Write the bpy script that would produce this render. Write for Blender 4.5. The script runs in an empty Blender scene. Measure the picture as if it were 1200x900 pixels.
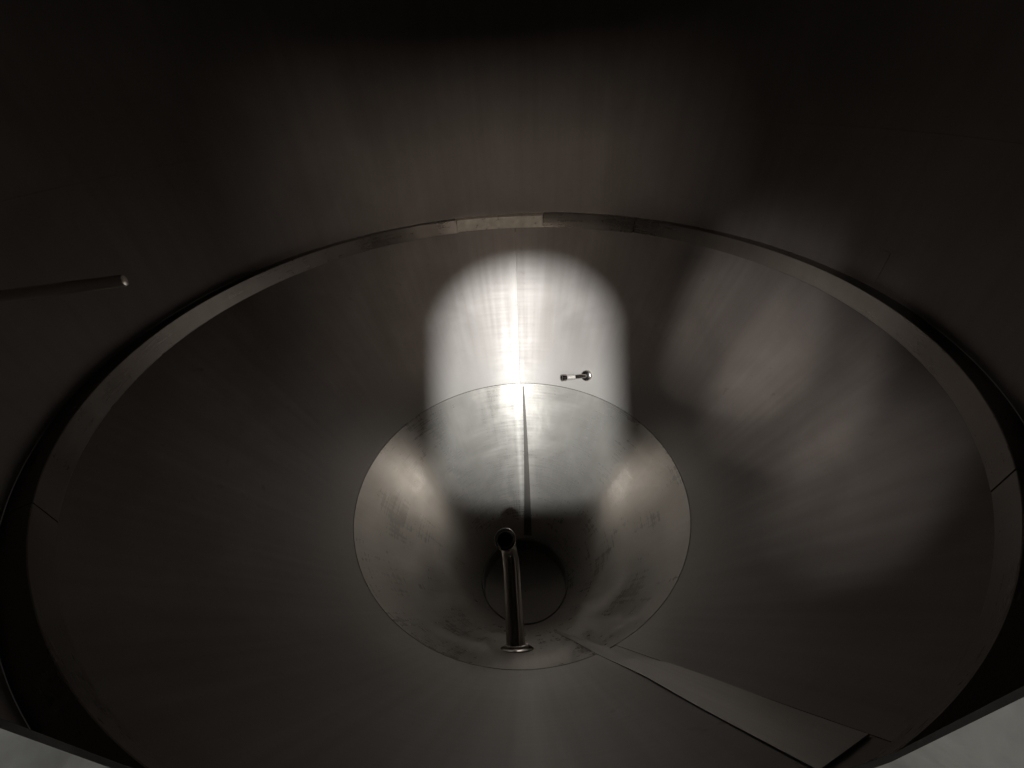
import bpy, bmesh, math, random
from math import sin, cos, pi, radians, sqrt, atan2, hypot
from mathutils import Vector, Matrix

random.seed(7)
scene = bpy.context.scene
col = scene.collection

# ------------------------------------------------------------------ camera
# the lens is held just inside the manway neck, pitched down into the cone
CAM = Vector((0.0272, -0.98, 0.4929))
PITCH, YAW, ROLL = radians(37.382), radians(-1.898), radians(-3.448)
fwd = Vector((0, cos(PITCH), -sin(PITCH)))
upv = Vector((0, sin(PITCH), cos(PITCH)))
rgt = Vector((1, 0, 0))
rz = Matrix.Rotation(-YAW, 3, 'Z')
fwd, upv, rgt = rz @ fwd, rz @ upv, rz @ rgt
r2 = rgt * cos(ROLL) + upv * sin(ROLL)
u2 = upv * cos(ROLL) - rgt * sin(ROLL)
cd = bpy.data.cameras.new('camera')
cd.lens, cd.sensor_width = 13.8, 36.0
cd.clip_start, cd.clip_end = 0.01, 100
cam = bpy.data.objects.new('camera', cd)
m = Matrix((r2, u2, -fwd)).transposed().to_4x4()
m.translation = CAM
cam.matrix_world = m
col.objects.link(cam)
scene.camera = cam

# ------------------------------------------------------------------ world: the dim room outside the tank
w = bpy.data.worlds.new('World')
scene.world = w
w.use_nodes = True
w.node_tree.nodes['Background'].inputs[0].default_value = (1.0, 0.93, 0.85, 1)
w.node_tree.nodes['Background'].inputs[1].default_value = 0.012

# ------------------------------------------------------------------ work lamp and added fill lights outside, shining in through the manway
def aim(o, target):
    o.rotation_euler = (Vector(target) - o.location).to_track_quat('-Z', 'Y').to_euler()

def spot(name, loc, target, watts, angle, blend, radius, colour, sx=1.0):
    l = bpy.data.lights.new(name, 'SPOT')
    l.energy, l.spot_size, l.spot_blend = watts, radians(angle), blend
    l.shadow_soft_size, l.color = radius, colour
    o = bpy.data.objects.new(name, l)
    o.location = loc
    o.scale = (sx, 1, 1)
    col.objects.link(o)
    aim(o, target)
    return o

spot('work_lamp', (-0.03, -2.18, 1.406), (0.0, -0.93, 0.76), 2000, 49.5, 0.8, 0.07, (0.92, 0.985, 1.0))

def area(name, loc, target, watts, sx, sy, colour):
    l = bpy.data.lights.new(name, 'AREA')
    l.shape, l.size, l.size_y = 'RECTANGLE', sx, sy
    l.energy, l.color = watts, colour
    o = bpy.data.objects.new(name, l)
    o.location = loc
    col.objects.link(o)
    aim(o, target)
    return o

for fill_at, target, watts in (((-1.72, -3.50, 1.42), (0.83, 0.30, -0.25), 640),
                               ((-1.68, -2.85, 1.40), (0.84, -0.02, -0.28), 520),
                               ((-1.50, -2.05, 1.34), (0.75, -0.38, -0.26), 320)):
    spot('smear_fill_spot', fill_at, target, watts, 9.5, 1.0, 0.13, (1.0, 0.95, 0.90))  # added spots, aimed to make the cloudy smear on the right wall
area('upper_wall_fill', (0.10, -3.1, 1.06), (0.0, -0.95, 0.44), 125, 1.9, 0.45, (1.0, 0.88, 0.76))  # added area light that brightens the upper far wall

scene.view_settings.view_transform = 'Standard'
scene.view_settings.look = 'None'
scene.view_settings.exposure = -0.45
scene.view_settings.gamma = 1.0
scene.cycles.use_denoising = True
scene.cycles.max_bounces = 10
scene.cycles.glossy_bounces = 9
scene.cycles.diffuse_bounces = 8
scene.cycles.caustics_reflective = True
scene.cycles.blur_glossy = 0.3
scene.cycles.sample_clamp_indirect = 4.0

# ------------------------------------------------------------------ procedural steel
def steel(name, base, rough, aniso=0.80, brush=1.0, smudge=1.0, stains=0.0, polar=True, metallic=0.62, radial=False, streak=0.0, blot_scale=4.2, inner_finish=None):
    mt = bpy.data.materials.new(name)
    mt.use_nodes = True
    nt = mt.node_tree
    N, L = nt.nodes, nt.links
    bs = N['Principled BSDF']

    def node(t, **k):
        n = N.new(t)
        for a, b in k.items():
            setattr(n, a, b)
        return n

    def math_(op, a, b=None, c=None):
        n = node('ShaderNodeMath', operation=op)
        for i, v in enumerate((a, b, c)):
            if v is None:
                continue
            if isinstance(v, (int, float)):
                n.inputs[i].default_value = v
            else:
                L.new(v, n.inputs[i])
        return n.outputs[0]

    tc = node('ShaderNodeTexCoord')
    sep = node('ShaderNodeSeparateXYZ')
    L.new(tc.outputs['Object'], sep.inputs[0])
    x, y, z = sep.outputs
    ang = math_('ARCTAN2', x, y)
    rad = math_('SQRT', math_('ADD', math_('MULTIPLY', x, x), math_('MULTIPLY', y, y)))
    ct = node('ShaderNodeCombineXYZ')           # direction of the grain, round the tank's axis
    L.new(math_('MULTIPLY', y, -1.0), ct.inputs[0])
    L.new(x, ct.inputs[1])
    nv = node('ShaderNodeVectorMath', operation='NORMALIZE')
    L.new(ct.outputs[0], nv.inputs[0])
    tang = nv.outputs[0]
    cmb = node('ShaderNodeCombineXYZ')
    if radial:      # grain runs down the generator
        L.new(math_('MULTIPLY', ang, 160.0), cmb.inputs[0])
        L.new(math_('MULTIPLY', rad, 3.0), cmb.inputs[1])
        L.new(math_('MULTIPLY', z, 3.0), cmb.inputs[2])
    else:           # grain runs round the tank
        L.new(math_('MULTIPLY', ang, 2.2), cmb.inputs[0])
        L.new(math_('MULTIPLY', rad, 120.0), cmb.inputs[1])
        L.new(math_('MULTIPLY', z, 120.0), cmb.inputs[2])
    grain = node('ShaderNodeTexNoise')
    grain.inputs['Scale'].default_value = 1.0
    grain.inputs['Detail'].default_value = 4
    grain.inputs['Roughness'].default_value = 0.65
    L.new(cmb.outputs[0] if polar else tc.outputs['Object'], grain.inputs['Vector'])
    if not polar:
        grain.inputs['Scale'].default_value = 60

    blot = node('ShaderNodeTexNoise')
    blot.inputs['Scale'].default_value = blot_scale
    blot.inputs['Detail'].default_value = 6
    blot.inputs['Roughness'].default_value = 0.6
    blot.inputs['Distortion'].default_value = 0.5
    L.new(tc.outputs['Object'], blot.inputs['Vector'])
    # long faint run-off streaks down the wall
    cr = node('ShaderNodeCombineXYZ')
    L.new(math_('MULTIPLY', ang, 26.0), cr.inputs[0])
    L.new(math_('MULTIPLY', z, 1.3), cr.inputs[2])
    runs = node('ShaderNodeTexNoise')
    runs.inputs['Scale'].default_value = 1.0
    runs.inputs['Detail'].default_value = 5
    L.new(cr.outputs[0], runs.inputs['Vector'])

    # roughness = rough + grain + blotches
    r = math_('ADD', rough, math_('MULTIPLY', math_('SUBTRACT', grain.outputs[0], 0.5), 0.16 * brush))
    r = math_('ADD', r, math_('MULTIPLY', math_('SUBTRACT', blot.outputs[0], 0.5), 0.22 * smudge))
    r = math_('ADD', r, math_('MULTIPLY', math_('SUBTRACT', runs.outputs[0], 0.5), 0.10 * smudge))
    cl = node('ShaderNodeClamp')
    cl.inputs['Min'].default_value, cl.inputs['Max'].default_value = 0.08, 0.9
    L.new(r, cl.inputs['Value'])
    L.new(cl.outputs[0], bs.inputs['Roughness'])

    # tint: film and dried stains on the metal
    ramp = node('ShaderNodeMapRange')
    ramp.inputs['From Min'].default_value, ramp.inputs['From Max'].default_value = 0.3, 0.7
    L.new(blot.outputs[0], ramp.inputs['Value'])
    mix = node('ShaderNodeMix', data_type='RGBA')
    mix.inputs['A'].default_value = (*[c * (1 - 0.10 * smudge) for c in base], 1)
    mix.inputs['B'].default_value = (*[min(1, c * (1 + 0.10 * smudge)) for c in base], 1)
    L.new(ramp.outputs[0], mix.inputs['Factor'])
    colour = mix.outputs['Result']
    rr_ = node('ShaderNodeMapRange')
    rr_.inputs['From Min'].default_value, rr_.inputs['From Max'].default_value = 0.35, 0.68
    rr_.inputs['To Min'].default_value, rr_.inputs['To Max'].default_value = 0.0, 0.17 * smudge
    L.new(runs.outputs[0], rr_.inputs['Value'])
    mr = node('ShaderNodeMix', data_type='RGBA')
    L.new(rr_.outputs[0], mr.inputs['Factor'])
    L.new(colour, mr.inputs['A'])
    mr.inputs['B'].default_value = (base[0] * 0.66, base[1] * 0.61, base[2] * 0.56, 1)
    colour = mr.outputs['Result']
    if stains > 0:
        sp = node('ShaderNodeTexNoise')
        sp.inputs['Scale'].default_value = 34
        sp.inputs['Detail'].default_value = 3
        L.new(tc.outputs['Object'], sp.inputs['Vector'])
        sm = node('ShaderNodeMapRange')
        sm.inputs['From Min'].default_value, sm.inputs['From Max'].default_value = 0.66, 0.76
        L.new(sp.outputs[0], sm.inputs['Value'])
        gate = node('ShaderNodeMapRange')
        gate.inputs['From Min'].default_value, gate.inputs['From Max'].default_value = 0.45, 0.62
        L.new(blot.outputs[0], gate.inputs['Value'])
        f = math_('MULTIPLY', math_('MULTIPLY', sm.outputs[0], gate.outputs[0]), stains)
        mx = node('ShaderNodeMix', data_type='RGBA')
        L.new(f, mx.inputs['Factor'])
        L.new(colour, mx.inputs['A'])
        mx.inputs['B'].default_value = (base[0] * 0.42, base[1] * 0.36, base[2] * 0.30, 1)
        colour = mx.outputs['Result']
    L.new(colour, bs.inputs['Base Color'])
    bs.inputs['Metallic'].default_value = metallic
    if inner_finish:            # plate blends to a brighter finish towards the outlet: (base, rough, metallic, r0, r1)
        wb, wr, wm, r0, r1 = inner_finish
        wf = node('ShaderNodeMapRange')
        wf.interpolation_type = 'SMOOTHSTEP'
        wf.inputs['From Min'].default_value, wf.inputs['From Max'].default_value = r0, r1
        L.new(math_('ADD', rad, math_('MULTIPLY', math_('SUBTRACT', blot.outputs[0], 0.5), 0.12)), wf.inputs['Value'])
        wc = node('ShaderNodeMix', data_type='RGBA')
        L.new(wf.outputs[0], wc.inputs['Factor'])
        L.new(colour, wc.inputs['A'])
        wc.inputs['B'].default_value = (*wb, 1)
        L.new(wc.outputs['Result'], bs.inputs['Base Color'])
        L.new(math_('ADD', cl.outputs[0], math_('MULTIPLY', wf.outputs[0], wr - rough)), bs.inputs['Roughness'])
        L.new(math_('ADD', metallic, math_('MULTIPLY', wf.outputs[0], wm - metallic)), bs.inputs['Metallic'])
    bs.inputs['Specular IOR Level'].default_value = 0.1
    if aniso and polar:
        bs.inputs['Anisotropic'].default_value = aniso
        bs.inputs['Anisotropic Rotation'].default_value = 0.25
        L.new(tang, bs.inputs['Tangent'])
    bp = node('ShaderNodeBump')
    bp.inputs['Strength'].default_value = 0.05 * brush
    bp.inputs['Distance'].default_value = 0.002
    L.new(grain.outputs[0], bp.inputs['Height'])
    # sheet metal is never quite true: slow waviness
    wav = node('ShaderNodeTexNoise')
    wav.inputs['Scale'].default_value = 2.6
    wav.inputs['Detail'].default_value = 2
    L.new(tc.outputs['Object'], wav.inputs['Vector'])
    bw = node('ShaderNodeBump')
    bw.inputs['Strength'].default_value = 0.22
    bw.inputs['Distance'].default_value = 0.02
    L.new(wav.outputs[0], bw.inputs['Height'])
    L.new(bp.outputs[0], bw.inputs['Normal'])
    L.new(bw.outputs[0], bs.inputs['Normal'])
    if streak > 0:      # the thin polished sheen left by the grinding belt
        gl = node('ShaderNodeBsdfAnisotropic')
        gl.distribution = 'GGX'
        gl.inputs['Color'].default_value = (0.95, 0.90, 0.82, 1)
        gl.inputs['Roughness'].default_value = 0.24
        gl.inputs['Anisotropy'].default_value = 0.85
        gl.inputs['Rotation'].default_value = 0.0
        L.new(tang, gl.inputs['Tangent'])
        mxs = node('ShaderNodeMixShader')
        L.new(math_('MULTIPLY', grain.outputs[0], 2 * streak), mxs.inputs[0])
        L.new(bs.outputs[0], mxs.inputs[1])
        L.new(gl.outputs[0], mxs.inputs[2])
        L.new(mxs.outputs[0], N['Material Output'].inputs['Surface'])
    return mt

SH = (0.168, 0.149, 0.139)
M_wall = steel('brushed_wall_steel', SH, 0.52, metallic=0.25, aniso=0.2, smudge=1.2)
M_cone = steel('brushed_cone_steel', SH, 0.48, stains=0.35, smudge=1.6, metallic=0.24, aniso=0.55, streak=0.002, inner_finish=((0.205, 0.184, 0.169), 0.46, 0.27, 0.78, 0.60))
M_low = steel('stained_lower_cone_steel', (0.30, 0.271, 0.246), 0.31, stains=0.35, smudge=1.4, metallic=0.60, aniso=0.45, streak=0.003)
M_strip = steel('lengthwise_brushed_steel', (0.19, 0.171, 0.157), 0.45, radial=True, aniso=0.0, stains=0.6, smudge=1.8, blot_scale=9)
M_ledge = steel('ledge_steel', (0.19, 0.169, 0.152), 0.30, aniso=0.0, metallic=0.85)
M_ledge_lit = steel('lit_ledge_steel', (0.62, 0.575, 0.50), 0.34, aniso=0.0, metallic=0.35, smudge=2.2, blot_scale=26)  # paler copy of the ledge steel, reflected light put into its colour
M_arm_shade = steel('arm_shade_steel', (0.085, 0.074, 0.066), 0.5, aniso=0.0, polar=False)  # dark colour standing in for the arm's shade on the lower cone
M_weld = steel('weld_bead_steel', (0.44, 0.40, 0.37), 0.40, aniso=0.0, polar=False)
M_pipe = steel('polished_pipe_steel', (0.40, 0.37, 0.34), 0.17, aniso=0.0, polar=False, smudge=0.6, metallic=1.0)
M_rod = steel('bright_rod_steel', (0.75, 0.70, 0.64), 0.22, aniso=0.0, polar=False, smudge=0.4, metallic=0.65)
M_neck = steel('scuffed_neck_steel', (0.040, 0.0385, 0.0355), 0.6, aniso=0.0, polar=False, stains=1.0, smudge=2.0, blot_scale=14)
M_dark = steel('dull_outlet_steel', (0.15, 0.135, 0.122), 0.45, stains=0.5)

# ------------------------------------------------------------------ helpers
def link(name, verts, faces, mat, parent=None, smooth=True, angle=35):
    me = bpy.data.meshes.new(name)
    me.from_pydata([tuple(v) for v in verts], [], faces)
    me.update()
    bm = bmesh.new()
    bm.from_mesh(me)
    bmesh.ops.recalc_face_normals(bm, faces=bm.faces)
    bm.to_mesh(me)
    bm.free()
    if smooth:
        for p in me.polygons:
            p.use_smooth = True
        me.set_sharp_from_angle(angle=radians(angle))
    o = bpy.data.objects.new(name, me)
    me.materials.append(mat)
    col.objects.link(o)
    if parent:
        o.parent = parent
        o.matrix_parent_inverse = Matrix.Identity(4)
    return o

def thing(name, label, cat, loc=(0, 0, 0)):
    o = bpy.data.objects.new(name, None)
    o.empty_display_size = 0.1
    o.location = loc
    o['label'], o['category'] = label, cat
    col.objects.link(o)
    return o

def P(az, r, z):
    a = radians(az)
    return Vector((r * sin(a), r * cos(a), z))

def sweep(prof, az0, az1, n, closed_profile=True, wob=None):
    """profile of (r, z) swept from az0 to az1 (degrees, clockwise from the far side)"""
    full = abs(az1 - az0) >= 359.99
    k = len(prof)
    cols = n if full else n + 1
    V, F = [], []
    for i in range(cols):
        az = az0 + (az1 - az0) * i / n
        for j, (r, z) in enumerate(prof):
            d = wob(az, j) if wob else (0, 0)
            V.append(P(az, r + d[0], z + d[1]))
    for i in range(n):
        a, b = i * k, ((i + 1) % cols) * k
        for j in range(k if closed_profile else k - 1):
            j2 = (j + 1) % k
            F.append((a + j, a + j2, b + j2, b + j))
    if not full and closed_profile:
        F.append(tuple(range(k)))
        F.append(tuple(reversed(range((cols - 1) * k, cols * k))))
    return V, F

def tube(path, radius, n=24, inner=None, r_fn=None):
    """round bar or pipe along points; inner = bore radius"""
    path = [Vector(p) for p in path]
    tans = []
    for i in range(len(path)):
        a, b = path[max(0, i - 1)], path[min(len(path) - 1, i + 1)]
        tans.append((b - a).normalized())
    ref = Vector((0, 0, 1)) if abs(tans[0].z) < 0.9 else Vector((1, 0, 0))
    u = tans[0].cross(ref).normalized()
    rings = []
    for p, t in zip(path, tans):
        u = (u - t * u.dot(t)).normalized()
        rings.append((p, u.copy(), t.cross(u)))
    V, F = [], []
    def add(rr, idx, i):
        p, a, b = rings[idx]
        s = len(V)
        for q in range(n):
            an = 2 * pi * q / n
            V.append(p + (a * cos(an) + b * sin(an)) * rr)
        return s
    R = lambda i: radius * (r_fn(i / (len(path) - 1)) if r_fn else 1)
    outer = [add(R(i), i, i) for i in range(len(path))]
    def bridge(s, t):
        for q in range(n):
            q2 = (q + 1) % n
            F.append((s + q, s + q2, t + q2, t + q))
    for s, t in zip(outer, outer[1:]):
        bridge(s, t)
    if inner:
        inn = [add(inner, i, i) for i in range(len(path))]
        for s, t in zip(inn, inn[1:]):
            bridge(t, s)
        bridge(inn[0], outer[0])
        bridge(outer[-1], inn[-1])
    else:
        F.append(tuple(reversed(range(outer[0], outer[0] + n))))
        F.append(tuple(range(outer[-1], outer[-1] + n)))
    return V, F

# ------------------------------------------------------------------ the tank
K = 1.492 / 0.782                              # slope of the cone: dz / dr
def zc(r):
    return -1.492 + (r - 0.218) * K
NR = Vector((K, -1)).normalized()            # outward normal of the cone wall in (r, z)
T = 0.006

tank = thing('fermenting_tank', 'brushed stainless steel cone bottomed tank seen from inside its manway', 'tank', (0, 0, 0))

# manway opening in the near wall: a tall oval with straight sides
MX, MW, ZT, ZBOT, RB, FLARE = 0.004, 0.180, 0.564, 0.026, 0.15, 0.044     # centre, half width, centre of the round top, flat bottom, corner radius
def wall_y(x, r=1.0):
    return -sqrt(r * r - x * x)

# wall: strips of shell with a round hole where the neck meets it
def build_wall(z0, z1, hole, name='shell_plate', nseg=240, nz=24):
    V, F = [], []
    azs = [i * 360.0 / nseg for i in range(nseg)]
    if not hole:
        v, f = sweep([(1.0, z0), (1.0, z1), (1.0 + T, z1), (1.0 + T, z0)], 0, 360, nseg)
        return link(name, v, f, M_wall, tank)
    # columns outside the hole span
    HW = MW + FLARE + 0.016
    hx0, hx1 = MX - HW, MX + HW
    a0, a1 = math.degrees(math.asin(hx0)), math.degrees(math.asin(hx1))   # offsets from the near side
    az_l, az_r = 180 - a1, 180 - a0
    v, f = sweep([(1.0, z0), (1.0, z1), (1.0 + T, z1), (1.0 + T, z0)], az_r, az_l + 360, 220)
    V += v; F += f
    n = 64
    for part in (0, 1):
        base = len(V)
        for i in range(n + 1):
            t = -cos(pi * i / n)
            x = MX + HW * t
            dz = HW * sqrt(max(0, 1 - t * t))
            over = max(0.0, abs(t) * HW - (HW - RB))
            zb = ZBOT - 0.016 + RB - sqrt(max(0.0, RB * RB - over * over))
            ze = ZT + dz * 1.02 if part else zb
            zo = z1 if part else z0
            for rr in (1.0, 1.0 + T):
                y = wall_y(x, rr)
                V.append(Vector((x, y, ze))); V.append(Vector((x, y, zo)))
        for i in range(n):
            a, b = base + 4 * i, base + 4 * (i + 1)
            F += [(a, a + 1, b + 1, b), (a + 2, b + 2, b + 3, a + 3), (a, b, b + 2, a + 2), (a + 1, a + 3, b + 3, b + 1)]
    return link(name, V, F, M_wall, tank)

build_wall(0.0, 1.15, True)
# dished head closes the tank above the picture
hp = [(1.004 * cos(t), 1.146 + 0.28 * sin(t)) for t in [i * pi / 2 / 14 for i in range(15)]]
hp[-1] = (0.004, hp[-1][1])
v, f = sweep(hp, 0, 360, 120, closed_profile=False)
link('dished_head', v, f, M_wall, tank)

# weld beads on the shell
def bead_ring(r, z, az0=0, az1=360, hw=0.0012, n=240, mat=None):
    mat = mat or M_weld
    pr = [(r + 0.003, z - hw * 1.6), (r - hw * 0.45, z - hw * 0.8), (r - hw * 0.45, z + hw * 0.8), (r + 0.003, z + hw * 1.6)]
    v, f = sweep(pr, az0, az1, n)
    return link('weld_seam_or_shade', v, f, mat, tank)

def bead_line(az, ra, za, rb, zb, hw=0.002):
    n = 40
    pts = [P(az, ra + (rb - ra) * i / n, za + (zb - za) * i / n) for i in range(n + 1)]
    v, f = tube(pts, hw, 8)
    return link('weld_seam_or_shade', v, f, M_weld, tank)

bead_ring(1.0, 0.355, -150, 150, mat=M_wall)
v, f = sweep([(1.002, 0.01), (0.9990, 0.012), (0.9990, 0.095), (1.002, 0.095)], 86.5, 88.0, 3)
link('weld_seam_or_shade', v, f, M_wall, tank)

# upper cone: two rolled plates, a narrow paler strip between them on the near side
R_TOP, R_MID, R_OUT = 0.992, 0.619, 0.218
def cone_plate(name, r0, r1, az0, az1, mat, lift=0.0, n=160):
    def pt(r, o):
        return (r + NR[0] * o, zc(r) + NR[1] * o)
    rs = [r1 + (r0 - r1) * i / 12 for i in range(13)]
    prof = [pt(r, -lift) for r in rs] + [pt(r, T) for r in reversed(rs)]
    v, f = sweep(prof, az0, az1, n)
    return link(name, v, f, mat, tank)
SEAM = 1.4
cone_plate('cone_plate', R_TOP, R_MID, SEAM, 156.1, M_cone)
cone_plate('cone_plate', R_TOP, R_MID, 160.9, 360 + SEAM - 0.05, M_cone)
def pale_strip():
    V, F, n = [], [], 40
    for i in range(n + 1):
        r = 0.38 + (0.957 - 0.38) * i / n
        k = min(1.0, (r - 0.335) / 0.42)
        c = 163.6 - 5.1 * k ** 0.6 + 0.10 * sin(r * 23)
        hw = 0.55 + 1.72 * k + 0.05 * sin(r * 31 + 1)
        nrm = Vector((-sin(radians(c)) * NR[0], -cos(radians(c)) * NR[0], -NR[1])).normalized()
        lift = 0.0022 + 0.0006 * sin(r * 17)
        for q, l in ((-1, 0.0), (-1, lift), (0, lift + 0.0006), (1, lift), (1, 0.0)):
            V.append(P(c + hw * q, r, zc(r)) + nrm * l)
    for i in range(n):
        for q in range(4):
            a_ = i * 5 + q
            F.append((a_, a_ + 1, a_ + 6, a_ + 5))
    F.append((0, 1, 2, 3, 4)); F.append(tuple(n * 5 + q for q in (4, 3, 2, 1, 0)))
    return link('pale_strip', V, F, M_strip, tank, angle=30)
st = pale_strip()
st['label'] = 'paler flat strip running down the cone to the outlet'
cone_plate('cone_plate', R_TOP, R_MID, 156.1, 160.9, M_cone, lift=-0.001, n=10)
lc = cone_plate('lower_cone', R_MID - 0.001, R_OUT, 0, 360, M_low, lift=0.0006, n=200)
lc['label'] = 'stained lower cone round the outlet'
bead_ring(R_MID + 0.001, zc(R_MID) + 0.001, hw=0.0008, mat=M_low)
bead_line(SEAM, R_TOP - 0.03, zc(R_TOP - 0.03), R_MID + 0.002, zc(R_MID + 0.002), hw=0.001)
# the arm's shade and reflection on the far lower cone, painted as a dark strip
def arm_shade_streak():
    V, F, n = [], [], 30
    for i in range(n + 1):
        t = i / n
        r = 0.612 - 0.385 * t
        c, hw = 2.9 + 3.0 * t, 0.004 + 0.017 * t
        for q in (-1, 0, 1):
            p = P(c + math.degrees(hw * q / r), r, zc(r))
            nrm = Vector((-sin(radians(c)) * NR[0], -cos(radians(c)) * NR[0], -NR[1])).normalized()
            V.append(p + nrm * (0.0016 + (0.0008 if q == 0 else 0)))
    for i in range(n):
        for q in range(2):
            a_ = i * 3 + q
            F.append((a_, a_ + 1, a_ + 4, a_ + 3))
    o = link('weld_seam_or_shade', V, F, M_arm_shade, tank)
    o['label'] = 'painted dark streak of shade running down the lower cone behind the pipe'
arm_shade_streak()

# ledge of flat bar where the shell meets the cone, in butted pieces
def ledge(az0, az1, mat, dr=0.0, tilt=0.0, dz=0.0, n=None, label=None, hgt=0.056):
    ri = 0.966 + dr
    prof = [(1.0 - 0.001, 0.0 + dz), (ri + tilt, 0.0 + dz), (ri - 0.001 + tilt, -0.0015 + dz),
            (ri - 0.001 - tilt, -hgt + 0.0015 + dz), (ri - tilt, -hgt + dz), (1.0 - 0.001, -hgt + dz)]
    ph = random.uniform(0, 6)
    wob = lambda az, j: (0.0014 * sin(radians(az) * 9 + ph) if j in (1, 2, 3, 4) else 0, 0.0009 * sin(radians(az) * 7 + ph))
    v, f = sweep(prof, az0 + 0.06, az1 - 0.06, n or max(8, int((az1 - az0) / 1.2)), wob=wob)
    o = link('ledge_bar', v, f, mat, tank, angle=20)
    if label:
        o['label'] = label
    return o
ledge(-128, -38.7, M_ledge)
ledge(-38.7, -15.0, M_ledge, dr=0.004, tilt=0.005)
ledge(-15.0, 9.2, M_ledge_lit, dr=-0.002, tilt=-0.006, label='piece of the ledge on the far wall with reflected light painted in')
ledge(9.2, 34.2, M_ledge, dr=-0.004, tilt=0.010, dz=0.003)
ledge(34.2, 128.0, M_ledge)
ledge(128.0, 232.0, M_ledge)

# outlet at the point of the cone
zo = zc(R_OUT)
v, f = sweep([(R_OUT + 0.001, zo - 0.002), (R_OUT - 0.006, zo + 0.003), (R_OUT - 0.010, zo - 0.001), (R_OUT - 0.010, zo - 0.13), (R_OUT, zo - 0.13)], 0, 360, 120)
out = link('outlet', v, f, M_dark, tank)
v, f = sweep([(0.207, zo - 0.09), (0.12, zo - 0.122), (0.05, zo - 0.135), (0.004, zo - 0.137), (0.004, zo - 0.145), (0.207, zo - 0.145)], 0, 360, 96)
link('outlet_bottom', v, f, M_dark, out)

# manway neck: welded through the shell, its inner end standing proud of the wall
Y_IN, Y_OUT = -0.930, -1.004
def neck():
    out_ = []                                   # (corner centre x, z, direction)
    for i in range(65):
        a = pi * i / 64
        out_.append((MX, ZT, cos(a), sin(a), MW))
    for i in range(17):
        a = pi + pi / 2 * i / 16
        out_.append((MX - MW - FLARE + RB, ZBOT + RB, cos(a), sin(a), RB))
    for i in range(17):
        a = 1.5 * pi + pi / 2 * i / 16
        out_.append((MX + MW + FLARE - RB, ZBOT + RB, cos(a), sin(a), RB))
    prof = [(0.0005, Y_IN - 0.004), (0.003, Y_IN - 0.0008), (0.006, Y_IN), (0.010, Y_IN - 0.002), (0.012, Y_IN - 0.008), (0.012, -0.955), (0.10, -0.955), (0.10, Y_OUT - 0.01), (0.036, Y_OUT - 0.01)]
    k = len(prof)
    V, F = [], []
    for xc_, zc_, c, s_, rad in out_:
        for r, y in prof:
            V.append((xc_ + (rad + r) * c, y, zc_ + (rad + r) * s_))
    n = len(out_)
    for i in range(n):
        a, b = i * k, ((i + 1) % n) * k
        for j in range(k):
            j2 = (j + 1) % k
            F.append((a + j, a + j2, b + j2, b + j))
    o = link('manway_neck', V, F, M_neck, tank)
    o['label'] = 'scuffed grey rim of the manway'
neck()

# ------------------------------------------------------------------ racking arm
arm = thing('racking_arm', 'bent steel drain pipe with open round mouth above the tank outlet', 'pipe', (-0.024, -0.494, -0.964))
def local(pts, o):
    return [Vector(p) - o.location for p in pts]
path = []
A = Vector((-0.026, -0.535, -0.966))
B = Vector((-0.040, -0.235, -0.955))
for i in range(9):
    path.append(A.lerp(B, i / 8))
E_ = Vector((-0.0610, -0.162, -0.868))       # mouth
ED = Vector((-0.10, -0.36, 0.92)).normalized()
C1 = B + Vector((-0.004, 0.066, 0.002))
C2 = E_ - ED * 0.050
for i in range(1, 15):
    t = i / 14
    path.append(B * (1 - t) ** 3 + C1 * 3 * t * (1 - t) ** 2 + C2 * 3 * t * t * (1 - t) + E_ * t ** 3)
v, f = tube(local(path, arm), 0.031, 36, inner=0.0285)
link('pipe', v, f, M_pipe, arm)
rim = [E_ - ED * 0.030, E_ - ED * 0.018, E_ - ED * 0.006, E_ + ED * 0.002, E_ + ED * 0.003]
v, f = tube(local(rim, arm), 0.0415, 44, inner=0.0380, r_fn=lambda t: 0.86 if t < 0.1 else (0.95 if t < 0.3 else (0.985 if t > 0.95 else 1)))
link('mouth_ring', v, f, M_pipe, arm)
# collar lying on the cone wall
cn = Vector((0, NR[0], -NR[1])).normalized()
base = Vector((-0.026, -0.490, zc(hypot(0.026, 0.490))))
cb = [base - cn * 0.004, base + cn * 0.004, base + cn * 0.008]
v, f = tube(local(cb, arm), 0.056, 36, r_fn=lambda t: 1.0 if t < 0.6 else 0.88)
link('collar', v, f, M_pipe, arm)
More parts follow.
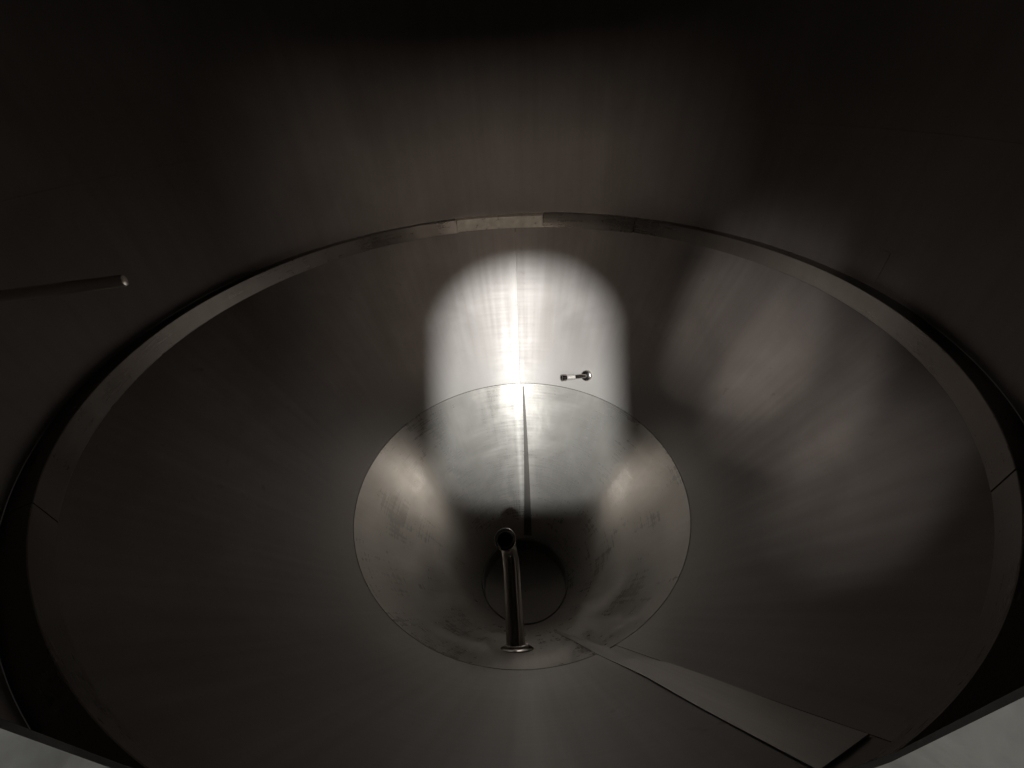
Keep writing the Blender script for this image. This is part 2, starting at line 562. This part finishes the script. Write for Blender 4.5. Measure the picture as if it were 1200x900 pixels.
# uneven weld run round the foot of the pipe
e1 = Vector((1, 0, 0))
e2 = cn.cross(e1).normalized()
ring = []
for i in range(73):
    a_ = 2 * pi * i / 72
    rr_ = 0.0345 + 0.0012 * sin(a_ * 17) + 0.0008 * sin(a_ * 5 + 1)
    ring.append(base + cn * 0.010 + e1 * cos(a_) * rr_ + e2 * sin(a_) * rr_ * 1.10)
v, f = tube(local(ring, arm), 0.0048, 10, r_fn=lambda t: 1 + 0.22 * sin(t * 2 * pi * 24))
link('weld_bead', v, f, M_weld, arm)

# ------------------------------------------------------------------ probe on the far wall
pb = Vector((0.342, 0.562, zc(hypot(0.342, 0.562))))
probe = thing('thermometer_probe', 'small threaded steel probe sticking out of the lit cone wall', 'probe', pb)
pd = Vector((-0.90, -0.22, 0.12)).normalized()
rr = hypot(pb.x, pb.y)
pn = Vector((-pb.x / rr * NR[0], -pb.y / rr * NR[0], -NR[1])).normalized()
v, f = tube([-pn * 0.004, pn * 0.006, pn * 0.012, pn * 0.014], 0.027, 28, r_fn=lambda t: 1.0 if t < 0.5 else (0.85 if t < 0.9 else 0.6))
link('boss', v, f, M_pipe, probe)
o0 = pn * 0.016
v, f = tube([pn * 0.004, o0 + pd * 0.004, o0 + pd * 0.02, o0 + pd * 0.100], 0.0105, 20)
link('stem', v, f, M_pipe, probe)
pts, L_ = [], 60
for i in range(L_ + 1):
    pts.append(o0 + pd * (0.058 + 0.042 * i / L_))
v, f = tube(pts, 0.0125, 16, r_fn=lambda t: 1.0 + 0.12 * sin(t * 6 * 2 * pi))
link('thread', v, f, M_weld, probe)
v, f = tube([o0 + pd * 0.100, o0 + pd * 0.103, o0 + pd * 0.122, o0 + pd * 0.124], 0.0165, 24, inner=0.011, r_fn=lambda t: 0.9 if t < .1 or t > .9 else 1)
link('open_tip', v, f, M_pipe, probe)

# ------------------------------------------------------------------ rod through the left wall
rb, rt = Vector((-0.945, -0.394, 0.25)), Vector((-0.665, -0.316, 0.25))
rod = thing('inlet_pipe', 'thin straight steel pipe poking in from the left wall above the ledge', 'pipe', rb)
v, f = tube([(rt - rb) * q for q in (0, 0.5, 0.97, 0.985, 0.995, 1.0)], 0.0105, 24, r_fn=lambda t: 1.0 if t < 0.5 else (0.97 if t < 0.7 else (0.85 if t < 0.9 else 0.5)))
link('tube', v, f, M_rod, rod)
d = (rt - rb).normalized()
v, f = tube([d * 0.015, d * 0.028, d * 0.032], 0.022, 24, r_fn=lambda t: 1 if t < .9 else .8)
link('boss', v, f, M_pipe, rod)
